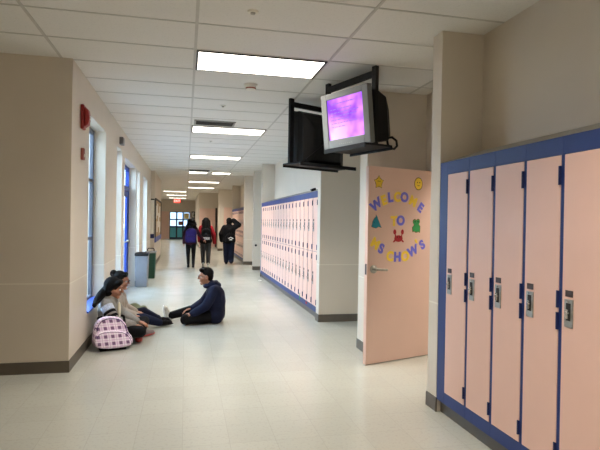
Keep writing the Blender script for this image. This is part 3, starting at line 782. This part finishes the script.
def hand(m, w, d_, n, thumb, s=1., curl=.35):
    """palm, four fingers of different lengths and a thumb; n = palm normal, thumb = -1/1 which side"""
    w = V(w); d_ = V(d_).normalized(); n = V(n); n = (n-d_*n.dot(d_)).normalized(); sv = d_.cross(n)*thumb
    for i in range(4):
        o = (1.5-i)*.0205*s
        m.cap(w+sv*o*.6, w+d_*.078*s+sv*o, .015*s, .0125*s, 8, 3)
        p = w+d_*.08*s+sv*o; L = (.062,.072,.066,.05)[i]*s; a = curl*.6; spread = sv*(1.5-i)*.06
        for j, fr in enumerate((.44,.32,.24)):
            dd = (d_*math.cos(a)+n*math.sin(a)+spread).normalized(); q = p+dd*L*fr*1.25
            m.cap(p, q, (.0088-.0008*j)*s, (.0080-.0008*j)*s, 8, 3); p = q; a += curl
    p = w+d_*.022*s+sv*.026*s
    q = p+(d_*.62+sv*.72+n*.3).normalized()*.042*s; m.cap(p, q, .0125*s, .0098*s, 8, 3)
    q2 = q+(d_*.85+sv*.3+n*.35).normalized()*.032*s; m.cap(q, q2, .0095*s, .008*s, 8, 3)
def chain(m, pts, rs, off=0.):
    for i in range(len(pts)-1): m.cap(pts[i], pts[i+1], rs[i]+off, rs[i+1]+off)
def torso(m, pel, chest, neck, sl, sr, hl, hr, off=0., k=1.):
    pel, chest, neck, sl, sr, hl, hr = map(V, (pel, chest, neck, sl, sr, hl, hr))
    m.cap(hl, hr, .098*k+off, .098*k+off); m.cap(pel, chest, .105*k+off, .108*k+off)
    wl = hl.lerp(sl, .5); wr = hr.lerp(sr, .5)
    m.cap(hl.lerp(pel,.25), sl.lerp(chest,.45), .085*k+off, .085*k+off); m.cap(hr.lerp(pel,.25), sr.lerp(chest,.45), .085*k+off, .085*k+off)
    m.cap(sl.lerp(chest,.2), sr.lerp(chest,.2), .062*k+off, .062*k+off)
    m.cap(chest, neck, .085*k+off, .05*k+off)
def shoe(heel, toe, root, mat, sole=None, s=1., upn=(0,0,1), name='shoe'):
    """upper built as one smooth shape with a toe box, collar and a separate sole"""
    heel, toe = V(heel), V(toe); d_ = (toe-heel); L = d_.length; d_.normalize(); n = V(upn); n = (n-d_*n.dot(d_)).normalized(); sd = d_.cross(n)
    m = MB()
    m.cap(heel+n*.038*s, heel.lerp(toe,.45)+n*.036*s, .038*s, .04*s); m.cap(heel.lerp(toe,.4)+n*.032*s, toe-d_*.035*s+n*.028*s, .04*s, .028*s)
    m.ell(heel.lerp(toe,.72)+n*.026*s, (L*.26,.042*s,.028*s), (d_, sd, n))
    m.cap(heel+n*.04*s, heel+n*.085*s+d_*.01, .038*s, .034*s)
    o = blob(name, m, mat, root, .008, 3)
    q = MB().ell(heel.lerp(toe,.5)+n*.008*s, (L*.56,.043*s,.014*s), (d_, sd, n))
    q.build('sole', sole or M['whiterub'], o, smooth=True)
    return o
def tuplev(b, *p): return [V(x)-V(b) for x in p]

# ---- boy in the navy hooded jacket
RB = V((.30,7.42,0))
root = thing('person', 'person in navy hooded jacket and glasses sitting on the floor, facing left', 'person', RB)
def rel(*p): return V(p)-RB
pel, chest, neck = rel(.44,7.42,.125), rel(.43,7.42,.39), rel(.375,7.42,.53)
sl, sr = rel(.41,7.575,.475), rel(.41,7.265,.475)      # far / near shoulder
hl, hr = rel(.43,7.50,.115), rel(.43,7.34,.115)
eln, wrn = rel(.29,7.20,.265), rel(.10,7.21,.165)
elf, wrf = rel(.27,7.62,.27), rel(.10,7.52,.19)
knn, ann = rel(.02,7.21,.085), rel(.26,7.42,.07)
knf, anf = rel(.09,7.58,.15), rel(-.22,7.62,.075)
hc = rel(.292,7.42,.655); fd = V((-1,.0,-.06))
b = MB(); P, ax = head(b, hc, fd, 1.02)
b.cap(neck, hc-V((0,0,.06))+V((.02,0,0)), .05, .047)
torso(b, pel, chest, neck, sl, sr, hl, hr)
chain(b, [sl, elf, wrf], (.046,.037,.026)); chain(b, [sr, eln, wrn], (.046,.037,.026))
chain(b, [hl, knf, anf], (.085,.056,.038)); chain(b, [hr, knn, ann], (.085,.056,.038))
hand(b, wrn, (-1,.12,-.25), (0,.25,-1), 1, .92); hand(b, wrf, (-1,-.25,-.3), (0,-.2,-1), -1, .92)
blob('body', b, M['skin'], root, .005, 3)
face(P, ax, 1.02, root); glasses(P, 1.02, root)
h = MB(); h.ell(P(-.024,.048), (.083,.092,.088), ax); h.ell(P(-.05,.01), (.078,.06,.085), ax); h.cap(P(.052,.095,-.04), P(.06,.092,.04), .03, .03); h.cap(P(-.01,.1,-.03), P(.03,.11,.03), .035,.03)
blob('hair', h, M['hair'], root, .007, 2)
j = MB(); torso(j, pel, chest, neck, sl, sr, hl, hr, .028, 1.06)
j.ell(rel(.475,7.42,.30), (.105,.165,.2)); j.cap(rel(.42,7.34,.09), rel(.42,7.50,.09), .10, .10)
chain(j, [sl, elf, wrf-V((-.02,0,0))], (.046,.037,.026), .026); chain(j, [sr, eln, wrn-V((-.02,0,0))], (.046,.040,.03), .026)
blob('jacket', j, M['navy'], root, .009, 5)
hd_ = MB()
for a0 in range(10):
    a = 2*PI*a0/10; a2 = 2*PI*(a0+1)/10
    q = lambda t: rel(.365+.075*math.cos(t),7.42+.085*math.sin(t),.545+.025*math.cos(t))
    hd_.cap(q(a), q(a2), .036, .036)
hd_.ell(rel(.455,7.42,.53), (.06,.10,.05))
blob('hood', hd_, M['navy'], root, .009, 3)
tr = MB(); tr.cap(hl, hr, .11, .11); chain(tr, [hl, knf, anf+V((.035,0,.0))], (.088,.062,.046), .01); chain(tr, [hr, knn, ann], (.09,.066,.05), .01)
blob('trousers', tr, M['blackcloth'], root, .009, 4)
MB().ell(rel(.22,7.236,.135), (.022,.006,.008)).build('trouser_logo', M['paper'], root, smooth=True)
shoe(rel(-.275,7.62,.03), rel(-.305,7.63,.215), root, M['stone'], M['whiterub'], 1.15, (1,0,.1))
shoe(rel(.30,7.42,.02), rel(.20,7.58,.02), root, M['blackcloth'], M['whiterub'], 1.)

# ---- near girl with ponytail
RG = V((-.80,6.48,0))
root = thing('person', 'person in grey hoodie with striped sleeves and long dark ponytail sitting cross-legged', 'person', RG)
def rel(*p): return V(p)-RG
pel, chest, neck = rel(-.86,6.48,.125), rel(-.885,6.48,.36), rel(-.86,6.48,.50)
sl, sr = rel(-.88,6.63,.445), rel(-.90,6.335,.445)
hl, hr = rel(-.85,6.56,.115), rel(-.85,6.40,.115)
eln, wrn = rel(-.79,6.25,.27), rel(-.58,6.32,.205)
elf, wrf = rel(-.74,6.68,.27), rel(-.56,6.56,.205)
knn, ann = rel(-.50,6.22,.145), rel(-.53,6.56,.085)
knf, anf = rel(-.50,6.80,.16), rel(-.52,6.46,.08)
hc = rel(-.822,6.46,.62); fd = V((.98,-.1,-.18))
b = MB(); P, ax = head(b, hc, fd, .98)
b.cap(neck, hc-V((.02,0,.06)), .047, .045)
torso(b, pel, chest, neck, sl, sr, hl, hr, 0, .92)
chain(b, [sl, elf, wrf], (.042,.034,.024)); chain(b, [sr, eln, wrn], (.042,.034,.024))
chain(b, [hl, knf, anf], (.08,.054,.036)); chain(b, [hr, knn, ann], (.08,.054,.036))
hand(b, wrn, (1,.1,-.2), (0,0,-1), -1, .92); hand(b, wrf, (1,-.2,-.3), (0,0,-1), 1, .92)
blob('body', b, M['skin'], root, .005, 3); face(P, ax, .98, root)
h = MB(); h.ell(P(-.035,.045), (.096,.102,.1), ax); h.ell(P(-.06,-.005), (.094,.075,.105), ax); h.cap(P(.04,.088,-.055), P(.05,.088,.055), .036, .036)
for sg in (-1,1): h.cap(P(.03,.075,.066*sg), P(-.02,.0,.076*sg), .03, .024)
h.cap(P(-.1,-.03), rel(-.965,6.38,.555), .05, .05); h.cap(rel(-.965,6.38,.555), rel(-.985,6.28,.515), .05, .044); h.cap(rel(-.985,6.28,.515), rel(-1.0,6.16,.475), .044, .024); h.cap(rel(-.98,6.33,.51), rel(-1.0,6.19,.455), .03, .016)
blob('hair', h, M['hair'], root, .007, 2)
j = MB(); torso(j, pel, chest, neck, sl, sr, hl, hr, .026, .95)
chain(j, [sl, elf, wrf-V((.02,0,0))], (.044,.038,.028), .026); chain(j, [sr, eln, wrn-V((.02,0,0))], (.044,.04,.03), .026)
j.ell(rel(-.93,6.48,.49), (.06,.11,.055)); j.cap(rel(-.78,6.44,.2), rel(-.66,6.46,.15), .09, .06)
jj = blob('hoodie', j, M['greyknit'], root, .009, 4)
def band(name, a, b_, t0, t1, r, mat, par):
    a, b_ = V(a), V(b_); MB().cyl(a.lerp(b_,t0), a.lerp(b_,t1), r, r*.985, 20).build(name, mat, par, smooth=False)
band('sleeve_print', sr, eln, .08, .38, .0735, M['palesleeve'], jj)
band('sleeve_stripe', sr, eln, .42, .56, .0725, M['blackcloth'], jj)
band('sleeve_stripe', sr, eln, .68, .82, .071, M['blackcloth'], jj)
MB().ell(rel(-.765,6.46,.36), (.02,.05,.10)).build('shirt_front', M['cream'], root, smooth=True)
tr = MB(); tr.cap(hl, hr, .10, .10); chain(tr, [hl, knf, anf], (.085,.06,.046), .008); chain(tr, [hr, knn, ann], (.085,.062,.048), .008)
blob('trousers', tr, M['blackcloth'], root, .009, 4)
shoe(rel(-.53,6.47,.01), rel(-.52,6.27,.01), root, M['redshoe'], M['redshoe'], 1.)
shoe(rel(-.52,6.56,.01), rel(-.37,6.72,.015), root, M['greyshoe'], M['redshoe'], 1.)

# ---- far girl with the bun
R2 = V((-.80,7.10,0))
root = thing('person', 'person with hair bun and glasses, plain grey hoodie, sitting behind the ponytailed person', 'person', R2)
def rel(*p): return V(p)-R2
pel, chest, neck = rel(-.86,7.08,.125), rel(-.87,7.08,.36), rel(-.85,7.08,.51)
sl, sr = rel(-.85,7.23,.45), rel(-.87,6.93,.45)
hl, hr = rel(-.85,7.16,.115), rel(-.85,7.00,.115)
eln, wrn = rel(-.82,6.87,.27), rel(-.64,6.95,.205)
elf, wrf = rel(-.80,7.29,.27), rel(-.64,7.2,.215)
knn, ann = rel(-.53,7.04,.15), rel(-.33,7.16,.065)
knf, anf = rel(-.55,7.30,.19), rel(-.36,7.38,.075)
hc = rel(-.815,7.06,.645); fd = V((.98,-.05,-.12))
b = MB(); P, ax = head(b, hc, fd, 1.)
b.cap(neck, hc-V((.02,0,.06)), .047, .045)
torso(b, pel, chest, neck, sl, sr, hl, hr, 0, .92)
chain(b, [sl, elf, wrf], (.042,.034,.024)); chain(b, [sr, eln, wrn], (.042,.034,.024))
chain(b, [hl, knf, anf], (.08,.054,.036)); chain(b, [hr, knn, ann], (.08,.054,.036))
hand(b, wrn, (1,.15,-.3), (0,0,-1), -1, .92); hand(b, wrf, (1,-.2,-.3), (0,0,-1), 1, .92)
blob('body', b, M['skin'], root, .005, 3); face(P, ax, 1., root); glasses(P, 1., root)
h = MB(); h.ell(P(-.03,.045), (.085,.092,.09), ax); h.ell(P(-.055,.0), (.08,.062,.09), ax); h.cap(P(.04,.09,-.045), P(.05,.088,.045), .03, .03)
h.ell(P(-.11,.085), (.05,.045,.05), ax); h.cap(P(-.06,.07), P(-.1,.085), .04, .035)
blob('hair', h, M['hair'], root, .007, 2)
j = MB(); torso(j, pel, chest, neck, sl, sr, hl, hr, .026, .95)
chain(j, [sl, elf, wrf-V((.02,0,0))], (.044,.038,.028), .026); chain(j, [sr, eln, wrn-V((.02,0,0))], (.044,.04,.03), .026)
j.ell(rel(-.92,7.08,.50), (.06,.11,.055)); j.cap(rel(-.78,7.04,.2), rel(-.62,7.06,.16), .10, .07)
blob('hoodie', j, M['greyknit2'], root, .009, 4)
tr = MB(); tr.cap(hl, hr, .10, .10); chain(tr, [hl, knf, anf], (.085,.06,.044), .008); chain(tr, [hr, knn, ann], (.085,.06,.044), .008)
blob('trousers', tr, M['navycloth'], root, .009, 4)
shoe(rel(-.33,7.17,.012), rel(-.15,7.22,.03), root, M['blackcloth'], M['black'], 1.)
shoe(rel(-.36,7.39,.012), rel(-.19,7.46,.03), root, M['blackcloth'], M['black'], 1.)

# ---- walking students, seen from behind
def walker(loc, label, Hs, top, bottom, shoes, armL, armR, stride, hairf, rz=0., loose=.012, sleeve=None):
    """local: forward +y; armL/armR = (elbow, wrist, hand dir)"""
    k = Hs/1.5
    root = thing('person', label, 'person', loc, rz)
    T = lambda x, y, z: V((x, y, z))*k
    pel, chest, neck = T(0,0,.80), T(0,.01,1.08), T(0,.02,1.24)
    sl, sr, hl, hr = T(-.145,.0,1.18), T(.145,0,1.18), T(-.075,0,.78), T(.075,0,.78)
    s = stride
    knl, anl = T(-.08,.07*s+.03,.43), T(-.07,-.02+.17*s,.075); knr, anr = T(.08,-.05*s+.03,.43), T(.075,-.17*s-.02,.085)
    hc = T(0,.045,1.37)
    b = MB(); P, ax = head(b, hc, (0,1,-.1), k*1.0)
    b.cap(neck, hc-T(0,.02,.06), .045*k, .045*k)
    torso(b, pel, chest, neck, sl, sr, hl, hr, 0, .9*k)
    for s0, (e, w, hdv) in ((sl, armL), (sr, armR)):
        e, w = T(*e), T(*w); chain(b, [s0, e, w], (.04*k,.033*k,.024*k))
        hand(b, w, hdv, (1 if s0 is sl else -1, .2, 0), 1 if s0 is sl else -1, .9*k)
    chain(b, [hl, knl, anl], (.08*k,.052*k,.034*k)); chain(b, [hr, knr, anr], (.08*k,.052*k,.034*k))
    blob('body', b, M['skin'], root, .007, 2); face(P, ax, k, root)
    h = MB(); hairf(h, P, ax); blob('hair', h, M['hair'], root, .009, 2)
    j = MB(); torso(j, pel, chest, neck, sl, sr, hl, hr, loose+.01, .93*k)
    if sleeve is None:
        for s0, (e, w, hdv) in ((sl, armL), (sr, armR)): chain(j, [s0, T(*e), T(*w)], (.042*k,.036*k,.028*k), loose+.008)
    up_ = blob('jacket', j, top, root, .011, 3)
    if sleeve is not None:
        for s0, (e, w, hdv) in ((sl, armL), (sr, armR)):
            q = MB(); chain(q, [s0, T(*e), T(*w)], (.05*k,.042*k,.032*k), loose+.008); blob('sleeve', q, sleeve, root, .011, 2)
    t = MB(); t.cap(hl, hr, .1*k, .1*k); chain(t, [hl, knl, anl+V((0,0,.03))], (.083*k,.055*k,.036*k), loose); chain(t, [hr, knr, anr+V((0,0,.03))], (.083*k,.055*k,.036*k), loose)
    blob('trousers', t, bottom, root, .01, 3)
    shoe(anl*1-V((0,.04,.07)), anl-V((0,-.16,.07)), root, shoes, None if shoes is M['stone'] else M['black'], 1.)
    shoe(anr*1-V((0,.04,.055)), anr-V((0,-.15,.07)), root, shoes, None if shoes is M['stone'] else M['black'], 1.)
    return root
def curly(h, P, ax):
    h.ell(P(-.035,.02), (.13,.115,.115), ax); random.seed(11)
    for i in range(46):
        a = random.uniform(-1.2,1.2); z = random.uniform(-.27,-.02); w = .125+.02*math.sin(i)-max(0, z+.09)*.5
        h.ell(P(-.09*math.cos(a)-.03, z, w*math.sin(a)), (.05,.045,.05), ax, 10, 6)
def straight(h, P, ax):
    h.ell(P(-.03,.035), (.105,.105,.1), ax)
    for sg in (-1,1): h.cap(P(-.03,.02,.085*sg), P(-.07,-.2,.12*sg), .045, .035)
    h.cap(P(-.07,.0,-.03), P(-.10,-.27,-.045), .07, .05); h.cap(P(-.07,.0,.03), P(-.10,-.28,.045), .07, .05); h.cap(P(-.075,.0), P(-.12,-.3), .075, .05)
def short(h, P, ax):
    h.ell(P(-.024,.04), (.098,.102,.098), ax); h.ell(P(-.05,-.02), (.098,.075,.09), ax)
def pack(loc, rz, label, mat, w, h_, dd, tilt=.0):
    """worn backpack: body, pocket, straps, top loop; local back panel at y = 0, bag towards -y"""
    t = thing('backpack', label, 'backpack', loc, rz)
    m = MB(); n = 20
    def outline(sw, sh, rt_, rb_):
        pts = []
        for cx_, cz_, a0, r in ((sw/2-rt_,sh-rt_,0,rt_),(-sw/2+rt_,sh-rt_,PI/2,rt_),(-sw/2+rb_,rb_,PI,rb_),(sw/2-rb_,rb_,1.5*PI,rb_)):
            for i in range(6): a = a0+PI/2*i/5; pts.append((cx_+r*math.cos(a), cz_+r*math.sin(a)))
        return pts
    m.prism(outline(w,h_,w*.42,w*.14), -dd, 0); o = m.build('pack_body', mat, t, min(.04,dd*.3), 3, True)
    q = MB().prism(outline(w*.8,h_*.48,w*.18,w*.1), -dd-.05, -dd+.02); q.v = [(x, y, z+.03) for x, y, z in q.v]
    pk = q.build('front_pocket', mat, t, .02, 3, True)
    MB().tube([(-w*.34,-dd-.052,h_*.42),(w*.34,-dd-.052,h_*.42)], .005).build('zip', M['black'], pk)
    MB().tube([(-.035,-.02,h_-.01),(-.035,-.02,h_+.04),(.035,-.02,h_+.04),(.035,-.02,h_-.01)], .008).build('top_loop', M['black'], t, smooth=True)
    for sg in (-1,1): MB().tube([(sg*w*.28,-.01,h_*.9),(sg*w*.34,.10,h_*.98),(sg*w*.36,.21,h_*.8),(sg*w*.36,.22,h_*.45),(sg*w*.36,.14,h_*.12),(sg*w*.3,-.01,h_*.06)], .014).build('shoulder_strap', mat, t, smooth=True)
    return t
P1 = V((.165,15.95,0))
walker(P1, 'person with big dark curly hair walking away, wearing a purple backpack', 1.52, M['maroon'], M['blackcloth'], M['blackcloth'],
       ((-.20,-.03,.97),(-.21,.03,.75),(0,.2,-1)), ((.24,.02,1.0),(.36,.06,.86),(.8,.3,-.6)), .9, curly, 0., .006)
pack(P1+V((0,-.115,.78)), 0, 'purple backpack worn by the curly-haired person walking away', M['purple'], .33, .43, .13)
P2 = V((.635,16.6,0))
walker(P2, 'person with long straight dark hair and red sleeves walking away', 1.55, M['blackcloth'], M['charcoal'], M['stone'],
       ((-.20,-.03,.97),(-.19,.02,.78),(0,.2,-1)), ((.235,-.04,.97),(.27,.02,.73),(.1,.2,-1)), .7, straight, 0., .022, M['redcloth'])
b = pack(P2+V((0,-.125,.80)), 0, 'black backpack with a pale printed pocket worn by the red-sleeved person', M['blackcloth'], .30, .40, .13)
MB().box(-.11,.11,-.19,-.181,.05,.13).build('pocket_print', pbr('white_grey_print', (206,204,208), .7, var=.5, scale=30), b, .003)
P3 = V((1.42,17.2,0))
walker(P3, 'person in black jacket and dark jeans walking away with a hand raised to the head', 1.56, M['blackcloth'], M['navycloth'], M['blackcloth'],
       ((-.25,-.02,.97),(-.22,.08,.78),(0,.3,-1)), ((.31,.03,1.27),(.14,.02,1.41),(-1,.1,.25)), .5, short, 0., .045)
b = pack(P3+V((.03,-.165,.74)), 0, 'black bag with a white logo carried on the back of the black-jacketed person', M['blackcloth'], .33, .30, .12)
m = MB()
for s0, wd_ in ((.078,.018),):
    a = [(s0*1.25*math.cos(2*PI*i/4), s0*math.sin(2*PI*i/4)*.62) for i in range(4)]; c = [(x*.55, z*.5) for x, z in a]
    for i in range(4):
        k2 = (i+1) % 4; m.prism([a[i], a[k2], c[k2], c[i]], -.003, 0)
m.box(-.05,.05,-.003,0,-.058,-.044)
m.v = [(x, y-.172, z+.14) for x, y, z in m.v]; m.build('logo', M['paper'], b)

# ------------------------------------------------------------------ bags on the floor
def plaid_pack():
    t = thing('backpack', 'purple and white plaid backpack on the floor against the left wall', 'backpack', (-.775,6.05,0), .30)
    def smooth_line(p, n=2):
        for _ in range(n):
            q = []
            for a, b in zip(p, p[1:]+p[:1]):
                q += [(a[0]*.75+b[0]*.25, a[1]*.75+b[1]*.25), (a[0]*.25+b[0]*.75, a[1]*.25+b[1]*.75)]
            p = q
        return p
    K = .92
    big = smooth_line([(-.235,.0),(-.235,.17),(-.21,.31),(-.14,.375),(-.03,.385),(.08,.36),(.145,.28),(.17,.17),(.225,.11),(.225,.0)]); big = [(x*K*.98, z*K) for x, z in big]
    low = smooth_line([(-.225,.0),(-.23,.14),(-.19,.205),(-.05,.215),(.12,.19),(.195,.1),(.205,.0)]); low = [(x*K, z*K) for x, z in low]
    lean = Matrix.Rotation(-.16, 4, 'X')
    m = MB().prism(big, -.10, .10); m.v = [(x, y*(1-.25*z/.37), z) for x, y, z in m.v]
    m.moved(Matrix.Translation((0,0,.012)) @ lean); b = m.build('pack_body', M['plaid'], t, .05, 4, True)
    m = MB().prism(low, -.155, -.06); m.moved(Matrix.Translation((0,0,.012)) @ lean); p = m.build('front_pocket', M['plaid'], t, .04, 4, True)
    m = MB().tube([(x*.9, -.099, z*.9+.02) for x, z in big[4:34]], .004, 6); m.moved(lean); m.build('zip', M['purple'], t, smooth=True)
    m = MB().tube([(x*.92, -.153, z*.92+.012) for x, z in low[3:22]], .004, 6); m.moved(lean); m.build('pocket_zip', M['purple'], p, smooth=True)
    m = MB().box(-.15,.13,-.09,.07,.0,.016); m.build('pack_base', M['blackcloth'], t, .01)
    m = MB().tube([(-.04,.03,.34),(-.04,.05,.372),(.04,.05,.372),(.04,.03,.34)], .009); m.moved(lean); m.build('top_loop', M['blackcloth'], t, smooth=True)
    for sg in (-1,1):
        m = MB().tube([(sg*.11,.09,.35),(sg*.14,.15,.33),(sg*.16,.16,.20),(sg*.16,.13,.06),(sg*.15,.09,.03)], .014); m.build('shoulder_strap', M['blackcloth'], t, smooth=True)
plaid_pack()
m = MB().ell((0,0,.1), (.16,.13,.1)).ell((-.05,.02,.15), (.1,.1,.09)).cap((.08,0,.16),(.12,0,.1),.05,.05)
o = blob('cloth_bag', m, M['olive'], None, .01, 4); o.location = (-.66,7.75,0); tag(o, 'olive green cloth bag on the floor behind the sitting pair', 'bag')

# ------------------------------------------------------------------ light
sc = bpy.context.scene
w = bpy.data.worlds.new('overcast_sky'); sc.world = w; w.use_nodes = True
bg = w.node_tree.nodes['Background']; bg.inputs['Color'].default_value = (.56,.78,1.0,1); bg.inputs['Strength'].default_value = 6.3
for y0, y1, z0, z1, px in [a+(XL-.235,) for a in OPEN]:
    l = bpy.data.lights.new('window_portal', 'AREA'); l.shape = 'RECTANGLE'; l.size = z1-z0; l.size_y = y1-y0; l.cycles.is_portal = True
    o = bpy.data.objects.new('window_portal', l); C.objects.link(o); o.location = (px,(y0+y1)/2,(z0+z1)/2); o.rotation_euler = (0,-PI/2,0)
sc.view_settings.view_transform = 'Standard'; sc.view_settings.look = 'None'; sc.view_settings.gamma = 1; sc.view_settings.exposure = 1.05
sc.cycles.use_denoising = True
sc.cycles.max_bounces = 10; sc.cycles.diffuse_bounces = 6; sc.cycles.glossy_bounces = 4; sc.cycles.transmission_bounces = 6
sc.cycles.sample_clamp_indirect = 6
